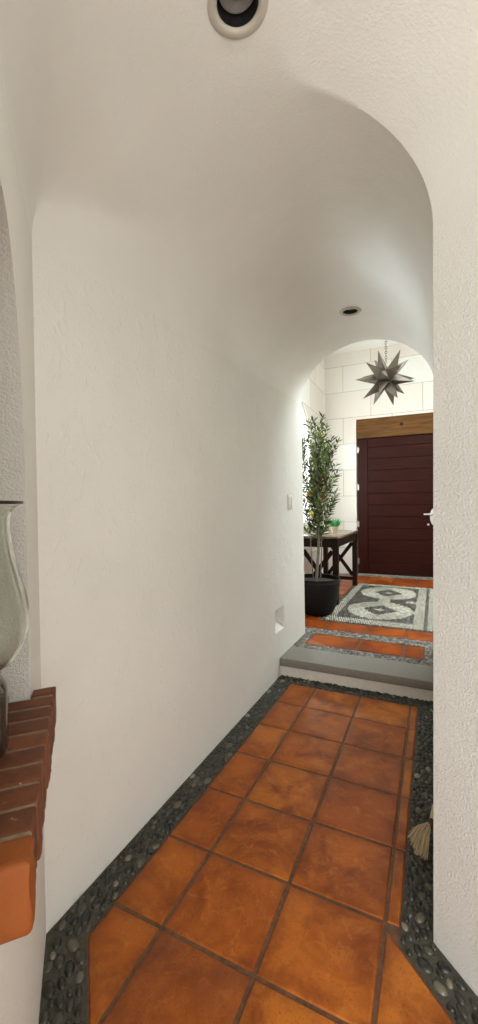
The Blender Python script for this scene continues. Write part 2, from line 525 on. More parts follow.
for a, b in zip((6.37, 6.70), (6.70, 7.05)):
    for c, d in zip(xs[:-1], xs[1:]): tile(bm, R(c, a, d, b), HS, .006)
structure(build('floor', bm, [M_tile_hall, M_grout], angle=50))

bm = bmesh.new()
bands = [[(XL, 3.262), (.008, 3.262), (.008, 3.370), (XL, 3.370)],
         [(XL, 3.370), (-1.004, 3.370), (-1.004, 3.68), (XL, 3.68)],
         [(-.07, 3.370), (.010, 3.370), (.012, 3.66), (-.07, 3.68)],
         [(HX0, 3.685), (HX1, 3.685), (HX1, 3.84), (HX0, 3.84)],
         [(HX0, 7.055), (HX1, 7.055), (HX1, 7.21), (HX0, 7.21)]]
for i, b in enumerate(bands):
    flat(bm, b, HS-.003, 1)
    if i == 3: b = [(-1.45, 3.685), (.3, 3.685), (.3, 3.84), (-1.45, 3.84)]
    scatter(bm, b, HS-.003, .040 if i < 4 else .045, .007, (1, 0) if i in (0, 3, 4) else (0, 1), tries=5000, spread=.9)
structure(build('trim_4', bm, [M_band, M_bandmortar], angle=70, recalc=False))

# pebble mosaic panel: white border, dark field, two linked medallions
MX0, MX1, MY0, MY1 = -1.062, .045, 4.135, 6.36
mcx = -.555; C1, C2 = 4.80, 5.78
def mosaic_color(x, y):
    l, r, f_, b = x-MX0, MX1-x, y-MY0, MY1-y
    if min(l, r, f_, b) < .030: return 0
    if l < .115 or f_ < .22 or b < .13 or r < .235:
        if abs(r-.125) < .015: return 0
        return 1
    for cy in (C1, C2):
        dx, dy = (x-mcx)/.345, (y-cy)/.405
        q = sqrt(dx*dx+dy*dy)
        dm = abs(x-mcx)/.19+abs(y-cy)/.24
        if dm < .26: return 1
        if dm < 1.0: return 0
        if q < 1: return 1
    if abs(x-mcx) < .07 and min(C1, C2)+.3 < y < max(C1, C2)-.3: return 1
    if x > mcx and abs(y-(C1+C2)/2-.02) < .05 and x > mcx+.24: return 1
    if abs(y-C1) < .05 and x > mcx+.2: return 1
    return 0
bm = bmesh.new()
flat(bm, [(MX0, MY0), (MX1, MY0), (MX1, MY1), (MX0, MY1)], HS-.003, 2)
sx, sy = .024, .050
y = MY0+.02; row = 0
while y < MY1-.015:
    x = MX0+.012+(row % 2)*sx*.5
    while x < MX1-.008:
        px, py = x+random.uniform(-.002, .002), y+random.uniform(-.004, .004)
        c = mosaic_color(px, py)
        # stones follow the rings, lie across the border
        rot = PI/2+random.uniform(-.2, .2)
        for cy in (C1, C2):
            if sqrt(((px-mcx)/.335)**2+((py-cy)/.40)**2) < 1 and c: rot = math.atan2(py-cy, px-mcx)
        pebble(bm, px, py, HS-.003, 0.0205, .0098, .009*random.uniform(.8, 1.2), rot, 0 if c else 1, n=6)
        x += sx
    y += sy*.82; row += 1
structure(build('trim_5', bm, [M_mwhite, M_mdark, M_mmortar], angle=70, recalc=False))

# ------------------------------------------------------------------ hall shell: ashlar
def ashlar(name, horiz):
    m, nt, b = new_mat(name); co = objco(nt)
    sp = N(nt, 'ShaderNodeSeparateXYZ'); L(nt, co, sp.inputs[0])
    cb = N(nt, 'ShaderNodeCombineXYZ')
    L(nt, math_n(nt, 'ADD', sp.outputs[horiz], 10.22), cb.inputs[0]); L(nt, math_n(nt, 'SUBTRACT', sp.outputs['Z'], .135), cb.inputs[1])
    br = N(nt, 'ShaderNodeTexBrick'); br.inputs['Scale'].default_value = 1
    br.inputs['Brick Width'].default_value = .80; br.inputs['Row Height'].default_value = .45
    br.inputs['Mortar Size'].default_value = .005; br.inputs['Mortar Smooth'].default_value = .3; br.inputs['Bias'].default_value = 0
    br.offset = .42; br.squash = 1
    br.inputs['Color1'].default_value = (.73, .71, .665, 1); br.inputs['Color2'].default_value = (.66, .595, .53, 1)
    br.inputs['Mortar'].default_value = (.36, .31, .25, 1)
    L(nt, cb.outputs[0], br.inputs['Vector'])
    n1 = noise_n(nt, co, 2.4, 5); n2 = noise_n(nt, co, 55, 4, .65)
    c = mix(nt, ramp(nt, n1, [(.4, (0,0,0)), (.7, (.3,.3,.3))]), br.outputs['Color'], (.70, .67, .615))
    c = mix(nt, ramp(nt, n2, [(.66, (0,0,0)), (.74, (.5,.5,.5))]), c, (.45, .37, .28))
    L(nt, c, b.inputs['Base Color']); b.inputs['Roughness'].default_value = .8
    p = bump(nt, b, br.outputs['Fac'], .5, -.006); bump(nt, b, n2, .3, .005, p)
    return m
M_ash_x = ashlar('cream_ashlar_back', 'X'); M_ash_y = ashlar('cream_ashlar_side', 'Y')
M_hallceil = plain('hall_white_ceiling', (.86, .855, .83), .8, bumpy=.2, bscale=80, var=.03)

DX0, DX1 = -1.203, .085; DZ1 = 2.79; DR = .11       # door opening and reveal depth
bm = bmesh.new()
Y = HY1
quad(bm, (HX0, Y, HS-.02), (DX0, Y, HS-.02), (DX0, Y, HZ), (HX0, Y, HZ))
quad(bm, (DX1, Y, HS-.02), (HX1, Y, HS-.02), (HX1, Y, HZ), (DX1, Y, HZ))
quad(bm, (DX0, Y, DZ1), (DX1, Y, DZ1), (DX1, Y, HZ), (DX0, Y, HZ))
quad(bm, (DX0, Y, HS-.02), (DX0, Y+DR, HS-.02), (DX0, Y+DR, DZ1), (DX0, Y, DZ1))
quad(bm, (DX1, Y, HS-.02), (DX1, Y+DR, HS-.02), (DX1, Y+DR, DZ1), (DX1, Y, DZ1))
quad(bm, (DX0, Y, DZ1), (DX1, Y, DZ1), (DX1, Y+DR, DZ1), (DX0, Y+DR, DZ1))
quad(bm, (DX0, Y+DR, HS-.02), (DX1, Y+DR, HS-.02), (DX1, Y+DR, DZ1), (DX0, Y+DR, DZ1))
structure(build('wall_back', bm, M_ash_x, smooth=False))

WC, WH, WS, WRISE, WSILL = 5.53, .78, 2.15, .74, 1.02     # arched window in the hall's left wall
def wtop(y):
    q = (y-WC)/WH; return WS+WRISE*sqrt(max(0, 1-q*q))
bm = bmesh.new(); X = HX0; XW = HX0-.06
quad(bm, (X, YE, HS-.02), (X, WC-WH, HS-.02), (X, WC-WH, HZ), (X, YE, HZ))
quad(bm, (X, WC+WH, HS-.02), (X, HY1, HS-.02), (X, HY1, HZ), (X, WC+WH, HZ))
quad(bm, (X, WC-WH, HS-.02), (X, WC+WH, HS-.02), (X, WC+WH, WSILL), (X, WC-WH, WSILL))
yy = [WC-WH*cos(PI*i/40) for i in range(41)]
for a, b in zip(yy[:-1], yy[1:]):
    quad(bm, (X, a, wtop(a)), (X, b, wtop(b)), (X, b, HZ), (X, a, HZ))
    quad(bm, (X, a, wtop(a)), (X, b, wtop(b)), (XW, b, wtop(b)), (XW, a, wtop(a)))
for y in (WC-WH, WC+WH): quad(bm, (X, y, WSILL), (XW, y, WSILL), (XW, y, WS), (X, y, WS))
quad(bm, (X, WC-WH, WSILL), (X, WC+WH, WSILL), (XW, WC+WH, WSILL), (XW, WC-WH, WSILL))
bmesh.ops.remove_doubles(bm, verts=bm.verts[:], dist=1e-5)
structure(build('wall_hall_left', bm, M_ash_y, smooth=False))

# window frame and pane
M_frame = plain('white_window_frame', (.75, .73, .69), .5, var=.04)
m, nt, b = new_mat('window_glass')
tr = N(nt, 'ShaderNodeBsdfTransparent'); gl = N(nt, 'ShaderNodeBsdfGlossy'); gl.inputs['Roughness'].default_value = .02
ms = N(nt, 'ShaderNodeMixShader'); ms.inputs[0].default_value = .07
L(nt, tr.outputs[0], ms.inputs[1]); L(nt, gl.outputs[0], ms.inputs[2])
L(nt, ms.outputs[0], nt.nodes['Material Output'].inputs['Surface']); M_pane = m
win = structure(empty('window_1', (HX0-.04, WC, WSILL)))
bm = bmesh.new()
def arch_y(inn): return [(WC-WH+inn, WSILL+inn)]+[(WC-(WH-inn)*cos(PI*i/40), WS+(WRISE-inn)*sin(PI*i/40)) for i in range(41)]+[(WC+WH-inn, WSILL+inn)]
oL, iL = arch_y(.002), arch_y(.05)
for x0, x1 in ((-.055, -.025),):
    P = [[bm.verts.new((HX0+x, p[0], p[1])) for p in l] for x in (x0, x1) for l in (oL, iL)]
    n = len(oL)
    for i in range(n):
        j = (i+1) % n
        for A, B in ((P[0], P[1]), (P[1], P[3]), (P[3], P[2]), (P[2], P[0])): bm.faces.new((A[i], A[j], B[j], B[i]))
def rel(o, par):
    o.parent = par; o.matrix_parent_inverse = Matrix.Translation(-par.location); return o
rel(build('window_frame', bm, M_frame, smooth=False), win)
bm = bmesh.new(); bm.faces.new([bm.verts.new((HX0-.04, p[0], p[1])) for p in iL])
rel(build('pane', bm, M_pane, smooth=False), win)

# hall front wall (with the arched mouth of the corridor), right wall, ceiling with an unseen opening added to brighten the hall
bm = bmesh.new()
quad(bm, (HX0, YE, HS-.02), (XL, YE, HS-.02), (XL, YE, HZ), (HX0, YE, HZ))
quad(bm, (XRE, YE, HS-.02), (HX1, YE, HS-.02), (HX1, YE, HZ), (XRE, YE, HZ))
for a, b in zip(US[:-1], US[1:]):
    xa, xb = XL+(XRE-XL)*(a+1)/2, XL+(XRE-XL)*(b+1)/2
    quad(bm, (xa, YE, zfar(a)), (xb, YE, zfar(b)), (xb, YE, HZ), (xa, YE, HZ))
bmesh.ops.remove_doubles(bm, verts=bm.verts[:], dist=1e-5)
lean(bm, lambda c: max(0, min(1, (XRE-c.x)/(XRE-XL))))
structure(build('wall_hall_front', bm, M_wall, smooth=False))
bm = bmesh.new(); quad(bm, (HX1, YE, HS-.02), (HX1, HY1, HS-.02), (HX1, HY1, HZ), (HX1, YE, HZ))
structure(build('wall_hall_right', bm, M_ash_y, smooth=False))
SX0, SX1, SY0, SY1 = -.35, 1.1, 3.9, 5.1
bm = bmesh.new()
quad(bm, (HX0, YE, HZ), (HX1, YE, HZ), (HX1, SY0, HZ), (HX0, SY0, HZ))
quad(bm, (HX0, SY1, HZ), (HX1, SY1, HZ), (HX1, HY1, HZ), (HX0, HY1, HZ))
quad(bm, (HX0, SY0, HZ), (SX0, SY0, HZ), (SX0, SY1, HZ), (HX0, SY1, HZ))
quad(bm, (SX1, SY0, HZ), (HX1, SY0, HZ), (HX1, SY1, HZ), (SX1, SY1, HZ))
for (a, b) in (((SX0, SY0), (SX1, SY0)), ((SX1, SY0), (SX1, SY1)), ((SX1, SY1), (SX0, SY1)), ((SX0, SY1), (SX0, SY0))):
    quad(bm, (*a, HZ), (*b, HZ), (*b, HZ+.3), (*a, HZ+.3))
structure(build('ceiling', bm, M_hallceil, smooth=False))

# ------------------------------------------------------------------ front door
M_maroon = wood('maroon_door_wood', (.019, .0038, .0024), (.036, .0072, .0044), .42, 'X', 5)
M_maroon_v = wood('maroon_stile_wood', (.019, .0038, .0024), (.036, .0072, .0044), .42, 'Z', 5)
M_lintel = wood('honey_beam_wood', (.055, .025, .008), (.165, .072, .021), .6, 'X', 4, knots=True)
M_steel = plain('brushed_steel', (.55, .53, .50), .3, metal=.9, var=.05)
M_pull = plain('pale_pull_plate', (.52, .49, .46), .35, var=.05)
door = structure(empty('door_1', ((DX0+DX1)/2, HY1+.06, HS)))
LX0, LX1, LZ0, LZ1 = -1.185, .070, HS+.012, 2.455
Yd = HY1+.035
bm = bmesh.new()
box(bm, (LX0, Yd, LZ0), (LX0+.165, Yd+.05, LZ1), .004, 1); box(bm, (LX1-.085, Yd, LZ0), (LX1, Yd+.05, LZ1), .004, 1)
rel(build('stile', bm, M_maroon_v, smooth=False), door)
bm = bmesh.new()
zs = [LZ0+.001+k*(LZ1-.15-LZ0)/11 for k in range(12)]
for a, b in zip(zs[:-1], zs[1:]): box(bm, (LX0+.167, Yd+.010, a+.0012), (LX1-.087, Yd+.046, b-.0012), .004, 1)
rel(build('plank_panel', bm, M_maroon, smooth=False), door)
bm = bmesh.new(); box(bm, (LX0+.167, Yd+.006, LZ1-.148), (LX1-.087, Yd+.05, LZ1), .005, 1)
rel(build('top_rail', bm, M_maroon, smooth=False), door)
bm = bmesh.new(); box(bm, (LX0+.16, Yd+.04, LZ0), (LX1-.08, Yd+.05, LZ1), 0)
rel(build('back_panel', bm, M_black, smooth=False), door)
for z in (2.27, 1.63, 1.0, .36):
    bm = bmesh.new(); tube(bm, [(LX0-.007, Yd-.006, z-.055), (LX0-.007, Yd-.006, z+.055)], .009, 10)
    box(bm, (LX0-.004, Yd-.003, z-.05), (LX0+.02, Yd-.0005, z+.05), .001, 1)
    rel(build('hinge', bm, M_steel), door)
bm = bmesh.new()
Mx = Matrix.Translation((.004, Yd-.012, 1.125)) @ Matrix.Rotation(PI/2, 4, 'X') @ Matrix.Diagonal((.55, 1.2, 1, 1))
lathe(bm, [(.0001, .016), (.06, .016), (.10, .013), (.115, .006), (.118, -.010), (.0001, -.010)], 36)
bmesh.ops.transform(bm, matrix=Mx, verts=bm.verts[:])
h = rel(build('door_handle', bm, M_pull), door); h['label'] = 'pale oval handle plate'
bm = bmesh.new()
tube(bm, [(-.03, Yd-.020, 1.165), (-.035, Yd-.05, 1.165), (-.055, Yd-.056, 1.165), (-.15, Yd-.056, 1.165)], .013, 10)
lv = build('lever', bm, M_pull); lv.parent = h
bm = bmesh.new(); tube(bm, [(-.085, Yd, 1.00), (-.085, Yd-.016, 1.00)], .018, 16)
lk = build('lock_cylinder', bm, M_steel); lk.parent = h
bm = bmesh.new(); box(bm, (DX0+.003, HY1+.004, 2.462), (DX1-.003, HY1+DR-.004, DZ1-.003), .006, 2)
structure(build('trim_6', bm, M_lintel, smooth=False))
bm = bmesh.new(); box(bm, (DX0+.003, HY1-.002, HS-.01), (DX1-.003, HY1+DR-.004, HS+.008), .003, 1)
structure(build('trim_7', bm, M_slab, smooth=False))

# ------------------------------------------------------------------ recessed ceiling lamps
def downlight(p, n, label, k_):
    q = n.to_track_quat('-Z', 'Y')       # local -Z looks down out of the ceiling
    root = empty('recessed_downlight', p); root.rotation_mode = 'QUATERNION'; root.rotation_quaternion = q; root.scale = (k_,)*3
    tag(root, label, 'ceiling light', 'recessed lamps of the vault')
    bm = bmesh.new()
    lathe(bm, [(.049, .012), (.0495, -.004), (.053, -.0085), (.058, -.010), (.068, -.0085), (.0735, -.005), (.075, 0), (.075, .006)], 56)
    build('trim_ring', bm, M_trimring, root)
    bm = bmesh.new()
    lathe(bm, [(.0488, -.002), (.0475, .03), (.046, .105), (.0005, .106)], 48)
    build('baffle', bm, M_black, root)
    bm = bmesh.new()
    lathe(bm, [(.0005, .09), (.036, .088), (.0405, .050), (.0425, .026), (.0425, .022), (.0390, .022), (.036, .032), (.026, .046), (.0005, .052)], 40)
    bl = build('lamp_collar', bm, M_lampring, root)
    bm = bmesh.new()
    lathe(bm, [(.0005, .020), (.011, .022), (.021, .030), (.0245, .042), (.0005, .0465)], 32)
    build('bulb', bm, M_lampgrey, root)
downlight(*LAMPS[0], 'larger-looking recessed downlight nearest the viewer, at top edge of the ceiling', 1.08)
downlight(*LAMPS[1], 'small-looking recessed downlight further along the vault, just before the far arch', 1.04)

# ------------------------------------------------------------------ light switch on the left wall
M_switch = plain('white_switch_plastic', (.74, .71, .65), .4, var=.03)
sw = tag(empty('light_switch', (XL-LEAN*1.345, 3.272, 1.345)), 'white light switch plate on the left plaster wall near the far arch', 'light switch')
bm = bmesh.new(); box(bm, (XL+.0008, 3.212, 1.285), (XL+.0075, 3.332, 1.405), .003, 2); lean(bm)
rel(build('switch_plate', bm, M_switch, smooth=True), sw)
for y in (3.243, 3.301):
    bm = bmesh.new(); box(bm, (XL+.0077, y-.019, 1.302), (XL+.0135, y+.019, 1.388), .003, 2); lean(bm)
    rel(build('rocker', bm, M_switch), sw)

# ------------------------------------------------------------------ brick ledge below the niche
def brick_mat(gain=1, name='red_brick'):
    m, nt, b = new_mat(name); co = objco(nt)
    ri = N(nt, 'ShaderNodeNewGeometry').outputs['Random Per Island']
    c = ramp(nt, ri, [(0, (.095, .033, .016)), (.4, (.145, .047, .020)), (.75, (.19, .060, .024)), (1, (.12, .040, .018))])
    n1 = noise_n(nt, co, 14, 5, .6, .5); n2 = noise_n(nt, co, 60, 4); n3 = noise_n(nt, co, 30, 3, .5, 1)
    c = mix(nt, ramp(nt, n1, [(.4, (0,0,0)), (.75, (.8,.8,.8))]), c, (.20, .066, .024))
    c = mix(nt, ramp(nt, n2, [(.5, (0,0,0)), (.75, (.7,.7,.7))]), c, (.075, .028, .016))
    c = mix(nt, ramp(nt, n3, [(.70, (0,0,0)), (.75, (.8,.8,.8))]), c, (.40, .27, .19))
    if gain != 1: c = mix(nt, .62, c, (.36, .095, .013))
    L(nt, c, b.inputs['Base Color']); b.inputs['Roughness'].default_value = .62; b.inputs['Specular IOR Level'].default_value = .25
    p = bump(nt, b, n1, .4, .008); bump(nt, b, n2, .45, .004, p)
    return m
M_brick = brick_mat(); M_brick2 = brick_mat(2, 'orange_brick'); M_bmortar = plain('tan_mortar', (.25, .17, .105), .9, bumpy=.8, bscale=140, var=.25)
def to_ledge(bm, verts):
    M4 = Matrix(((D.x, NN.x, 0, CL.x), (D.y, NN.y, 0, CL.y), (0, 0, 1, 0), (0, 0, 0, 1)))
    bmesh.ops.transform(bm, matrix=M4, verts=verts)
bm = bmesh.new()
nb = 10; pit = (.790-.212)/nb
for k in range(nb):
    a0 = .212+k*pit; a1 = a0+pit-.008
    if k == nb-1: a1 = a0+pit
    back = .002 if a0 < A0 else -ND+.004
    fr_ = .055+random.uniform(-.0012, .0012)+(.002 if k == nb-1 else 0)
    lo, hi = (a0, back, LZ-LT+.002), (a1, fr_, LZ+random.uniform(-.0012, .0012))
    b2 = bmesh.new()
    vs = box(b2, lo, hi, .0045 if k < nb-1 else .008, 2)
    bmesh.ops.subdivide_edges(b2, edges=[e_ for e_ in b2.edges if e_.calc_length() > .03], cuts=4, use_grid_fill=True)
    sd = 3.3
    for v in b2.verts:
        w = noise.noise_vector(v.co*16+Vector((sd, 0, 0)))*.0030+noise.noise_vector(v.co*60+Vector((sd, 0, 0)))*.0010
        if v.co.y > 0: w.y -= .004*max(0, noise.noise(v.co*30))
        if v.co.y < .004: w *= 0
        v.co += w
    tmp = bpy.data.meshes.new('t'); b2.to_mesh(tmp); b2.free(); bm.from_mesh(tmp); bpy.data.meshes.remove(tmp)
    for f_ in bm.faces:
        if f_.material_index == 0 and k == nb-1 and sum(v.co.x for v in f_.verts)/len(f_.verts) > a0-.002: f_.material_index = 2
box(bm, (A0+.003, -ND+.004, LZ-LT+.004), (.783, .0515, LZ-.0025), .003, 1, mat=1)
box(bm, (.222, .003, LZ-LT+.006), (A0+.004, .0515, LZ-.0025), .003, 1, mat=1)
to_ledge(bm, bm.verts[:]); lean(bm)
tag(build('brick_ledge', bm, [M_brick, M_bmortar, M_brick2], angle=50), 'rustic red brick ledge projecting from the niche at lower left', 'ledge')

# ------------------------------------------------------------------ glass hurricane vase on the ledge
m, nt, b = new_mat('greenish_glass')
b.inputs['Base Color'].default_value = (.90, .915, .875, 1); b.inputs['Roughness'].default_value = .02
b.inputs['Transmission Weight'].default_value = 1; b.inputs['IOR'].default_value = 1.45
co = objco(nt); bump(nt, b, noise_n(nt, co, 9, 2), .12, .02); M_glass = m
M_rim = plain('dark_rim', (.018, .012, .010), .3)
M_base = plain('dark_polished_metal', (.16, .145, .125), .16, metal=.85, var=.1)
va = apoint(.50, -.0715, LZ+.003); va.x -= LEAN*1.0
vase = tag(empty('hurricane_vase', va), 'tall greenish glass hurricane vase with dark rim standing in the niche', 'vase')
prof = [(1.008, .046), (1.011, .0685), (1.024, .079), (1.05, .0915), (1.085, .0993), (1.11, .1), (1.135, .0965), (1.159, .0905), (1.185, .083), (1.21, .0765), (1.24, .071), (1.27, .0685), (1.285, .0692), (1.297, .073), (1.306, .081), (1.312, .0895)]
prof = [(r, z-LZ-.003) for z, r in prof]
def spline(pts, n=5):
    out = []
    for i in range(len(pts)-1):
        p0 = pts[max(i-1, 0)]; p1 = pts[i]; p2 = pts[i+1]; p3 = pts[min(i+2, len(pts)-1)]
        for k in range(n):
            t = k/n
            out.append(tuple(.5*((2*p1[j])+(-p0[j]+p2[j])*t+(2*p0[j]-5*p1[j]+4*p2[j]-p3[j])*t*t+(-p0[j]+3*p1[j]-3*p2[j]+p3[j])*t**3) for j in (0, 1)))
    out.append(pts[-1]); return out
po = spline(prof[1:])
po = [(.0005, prof[0][1]-.012), (.03, prof[0][1]-.010), (.055, prof[0][1]-.004)]+po
bm = bmesh.new()
inner = [(max(.0005, r-.0035), z+(.006 if r < .06 and z < .2 else .0)) for r, z in po][::-1]
lathe(bm, po+inner, 64)
build('glass_bowl', bm, M_glass, vase, angle=60)
bm = bmesh.new()
zt = prof[-1][1]
lathe(bm, [(.0858, zt+.0005), (.0905, zt-.001), (.0925, zt+.002), (.0915, zt+.0045), (.087, zt+.005), (.0855, zt+.003), (.0858, zt+.0005)], 64)
build('rim', bm, M_rim, vase)
bm = bmesh.new()
zb2 = prof[0][1]-.0125
lathe(bm, spline([(.0005, .0005), (.052, .0005), (.058, .004), (.0615, .016), (.0615, .06), (.0615, .105), (.060, .122), (.053, .136), (.042, .143), (.036, zb2-.006), (.034, zb2-.001), (.0005, zb2-.0005)], 4), 48)
build('base', bm, M_base, vase)

# ------------------------------------------------------------------ star pendant
M_tin = plain('aged_dark_tin', (.105, .078, .056), .6, metal=.2, bumpy=.3, bscale=30, var=.35)
M_seam = plain('seam_tin', (.06, .05, .042), .4, metal=.6)
SC = Vector((-.512, 5.20, 2.825))
star = tag(empty('star_pendant', SC), 'dark tin many-pointed star lantern hanging on a chain in the entry hall', 'pendant light')
bm = bmesh.new()
bmesh.ops.create_icosphere(bm, subdivisions=1, radius=.122)
fl_ = bm.faces[:]
tips = []
rnd = random.Random(3)
for f_ in fl_:
    c = f_.calc_center_median(); ln = .342*rnd.uniform(.93, 1.05)
    tip = bm.verts.new(c.normalized()*ln); vs = f_.verts[:]
    tips.append((tip.co.copy(), [v.co.copy() for v in vs]))
    for i in range(3): bm.faces.new((vs[i], vs[(i+1) % 3], tip))
bmesh.ops.delete(bm, geom=fl_, context='FACES_ONLY')
ROT = Matrix.Rotation(.12, 4, 'Y') @ Matrix.Rotation(.95, 4, 'X') @ Matrix.Rotation(.25, 4, 'Z')
bmesh.ops.transform(bm, matrix=ROT, verts=bm.verts[:])
build('star_body', bm, M_tin, star, smooth=False)
bm = bmesh.new()
for t, vs in tips:
    for v in vs: tube(bm, [ROT @ v, ROT @ t], [.0035, .0018], 5)
build('solder_seams', bm, M_seam, star)
topz = HZ+.0035-SC.z
bm = bmesh.new()
z = .20; k = 0
def torus(bm, c, R1, r, M3, n=10, mnum=6, sz=1.5):
    rs = []
    for i in range(n):
        a = 2*PI*i/n
        rs.append([bm.verts.new(Vector(c)+M3 @ Vector(((R1+r*cos(2*PI*j/mnum))*cos(a), r*sin(2*PI*j/mnum), (R1*sz+r*cos(2*PI*j/mnum))*sin(a)))) for j in range(mnum)])
    for i in range(n):
        for j in range(mnum):
            bm.faces.new((rs[i][j], rs[(i+1) % n][j], rs[(i+1) % n][(j+1) % mnum], rs[i][(j+1) % mnum]))
while z < topz-.02:
    torus(bm, (0, 0, z), .012, .0032, Matrix.Rotation(PI/2*(k % 2), 3, 'Z')); z += .029; k += 1
build('chain', bm, M_seam, star)
bm = bmesh.new(); lathe(bm, [(.0005, topz-.03), (.05, topz-.028), (.055, topz-.01), (.055, topz-.004), (.0005, topz-.004)], 24)
build('ceiling_cap', bm, M_tin, star)

# ------------------------------------------------------------------ potted plant
M_pot = plain('matt_black_pot', (.005, .005, .005), .5, spec=.25, bumpy=.15, bscale=60, var=.2)
M_soil = plain('potting_soil', (.03, .02, .013), .95, bumpy=1, bscale=60, var=.4)
M_cane = plain('grey_cane', (.17, .155, .115), .6, bumpy=.4, bscale=50, var=.3)
def leaf_mat(name, stops):
    m, nt, b = new_mat(name)
    ri = N(nt, 'ShaderNodeNewGeometry').outputs['Random Per Island']
    L(nt, ramp(nt, ri, stops), b.inputs['Base Color'])
    b.inputs['Roughness'].default_value = .45; b.inputs['Subsurface Weight'].default_value = 0
    tl = N(nt, 'ShaderNodeBsdfTranslucent'); L(nt, ramp(nt, ri, stops), tl.inputs['Color'])
    ms = N(nt, 'ShaderNodeMixShader'); ms.inputs[0].default_value = .3
    L(nt, b.outputs[0], ms.inputs[1]); L(nt, tl.outputs[0], ms.inputs[2])
    L(nt, ms.outputs[0], nt.nodes['Material Output'].inputs['Surface']); return m
M_leaf = leaf_mat('olive_leaves', [(0, (.014, .030, .009)), (.45, (.042, .078, .016)), (.75, (.11, .16, .030)), (1, (.28, .33, .06))])
PX, PY, PZ = -1.165, 4.40, HS
plant = tag(empty('potted_tree', (PX, PY, PZ)), 'tall narrow-leaved green tree in a round black pot beside the arch', 'potted plant')
bm = bmesh.new()
lathe(bm, spline([(.0005, .006), (.13, .004), (.165, .012), (.205, .09), (.232, .20), (.246, .30), (.25, .375), (.252, .388), (.247, .392), (.238, .386), (.236, .34), (.0005, .335)], 4), 56)
build('pot', bm, M_pot, plant, angle=60)
bm = bmesh.new()
lathe(bm, [(.0005, .352), (.12, .356), (.2355, .346), (.2352, .338), (.0005, .337)], 32)
for v in bm.verts: v.co.z += random.uniform(-.003, .003)
build('soil', bm, M_soil, plant)
rp = random.Random(12)
canes = []
bmC = bmesh.new()
for ci, (dx, dy, lx, ly, top) in enumerate( ((.0, -.02, .03, .00, 1.62), (-.02, .03, -.15, .05, 1.45), (.018, .02, .12, .03, 1.38), (.0, .03, .02, .16, 1.5))):
    pts = []
    for i in range(10):
        t = i/9
        pts.append(Vector((dx+lx*t+.018*sin(5*t+dx*90), dy+ly*t+.018*cos(4*t+dy*70), .345+(top)*t)))
    canes.append(pts); tube(bmC, pts, [(.016 if not ci else .0065)*(1-.7*i/9) for i in range(10)], 8)
bmL = bmesh.new()
def leaf(bm, p, d, ln, w, droop=.25):
    d = d.normalized(); s = d.cross(Vector((0, 0, 1)))
    s = (s if s.length > .05 else Vector((1, 0, 0))).normalized()
    s = (Matrix.Rotation(rp.uniform(-1, 1), 3, d) @ s); u = s.cross(d)
    P = [p, p+d*ln*.45+s*w*.5+u*w*.12, p+d*ln-Vector((0, 0, droop*ln*.3)), p+d*ln*.45-s*w*.5+u*w*.12, p+d*ln*.5-u*w*.05]
    v = [bm.verts.new(q) for q in P]
    for t in ((0, 1, 4), (1, 2, 4), (2, 3, 4), (3, 0, 4)): bm.faces.new([v[i] for i in t])
def branch(base, d, ln, nl):
    pts = []; p = base.copy(); d = d.normalized(); st = ln/7
    for i in range(8):
        pts.append(p.copy()); d = (d+Vector((rp.uniform(-.12, .12), rp.uniform(-.12, .12), .10))).normalized(); p = p+d*st
    tube(bmC, pts, [.0042*(1-.75*i/7) for i in range(8)], 5)
    for k in range(nl):
        t = .12+.88*k/(nl-1); i = min(6, int(t*7)); q = pts[i].lerp(pts[i+1], t*7-i)
        dd = (pts[i+1]-pts[i]).normalized()
        sd = dd.orthogonal().normalized(); sd = Matrix.Rotation(k*2.4+rp.uniform(-.5, .5), 3, dd) @ sd
        leaf(bmL, q, dd*.75+sd*.8, rp.uniform(.06, .11), rp.uniform(.017, .027))
    leaf(bmL, pts[-1], dd, .075, .014)
for ci, pts in enumerate(canes):
    for k in range(23):
        t = .30+.70*(k/22); i = min(8, int(t*9)); q = pts[i].lerp(pts[i+1], t*9-i)
        az = k*2.4+ci*1.3+rp.uniform(-.4, .4); up = .62+.9*t
        ln = (.42-.22*t)*rp.uniform(.7, 1.15) if t > .42 else .20*rp.uniform(.6, 1.1)
        d = Vector((cos(az), sin(az), up))
        e_ = q+d.normalized()*ln
        if e_.y+PY < 3.86 or (e_.x+PX < -1.62): d.x, d.y = abs(d.x)*.5, abs(d.y)*.5
        branch(q, d, ln, int(9+ln*45))
build('stems', bmC, M_cane, plant)
build('foliage', bmL, M_leaf, plant, smooth=False, recalc=False)

# ------------------------------------------------------------------ console table
M_espresso = wood('espresso_wood', (.012, .006, .004), (.030, .014, .009), .35, 'Z', 5)
M_ttop = wood('sheen_lightened_top', (.15, .11, .075), (.24, .18, .125), .25, 'Y', 5)  # dark wood top lightened: window reflection put into its colour
TX0, TX1, TY0, TY1, TZ = -1.53, -1.01, 4.82, 6.20, .952
tab = tag(empty('console_table', ((TX0+TX1)/2, (TY0+TY1)/2, HS)), 'dark brown wooden console table with crossed braces beside the front door', 'table')
bm = bmesh.new(); box(bm, (TX0, TY0, TZ-.03), (TX1, TY1, TZ), .005, 2)
rel(build('tabletop', bm, M_ttop), tab)
lw = .066
legs = [(x, y) for x in (TX0+.012, TX1-.012-lw) for y in (TY0+.012, TY1-.012-lw)]
for x, y in legs:
    bm = bmesh.new(); box(bm, (x, y, HS), (x+lw, y+lw, TZ-.031), .003, 1); rel(build('leg', bm, M_espresso, smooth=False), tab)
az0, az1 = TZ-.135, TZ-.032
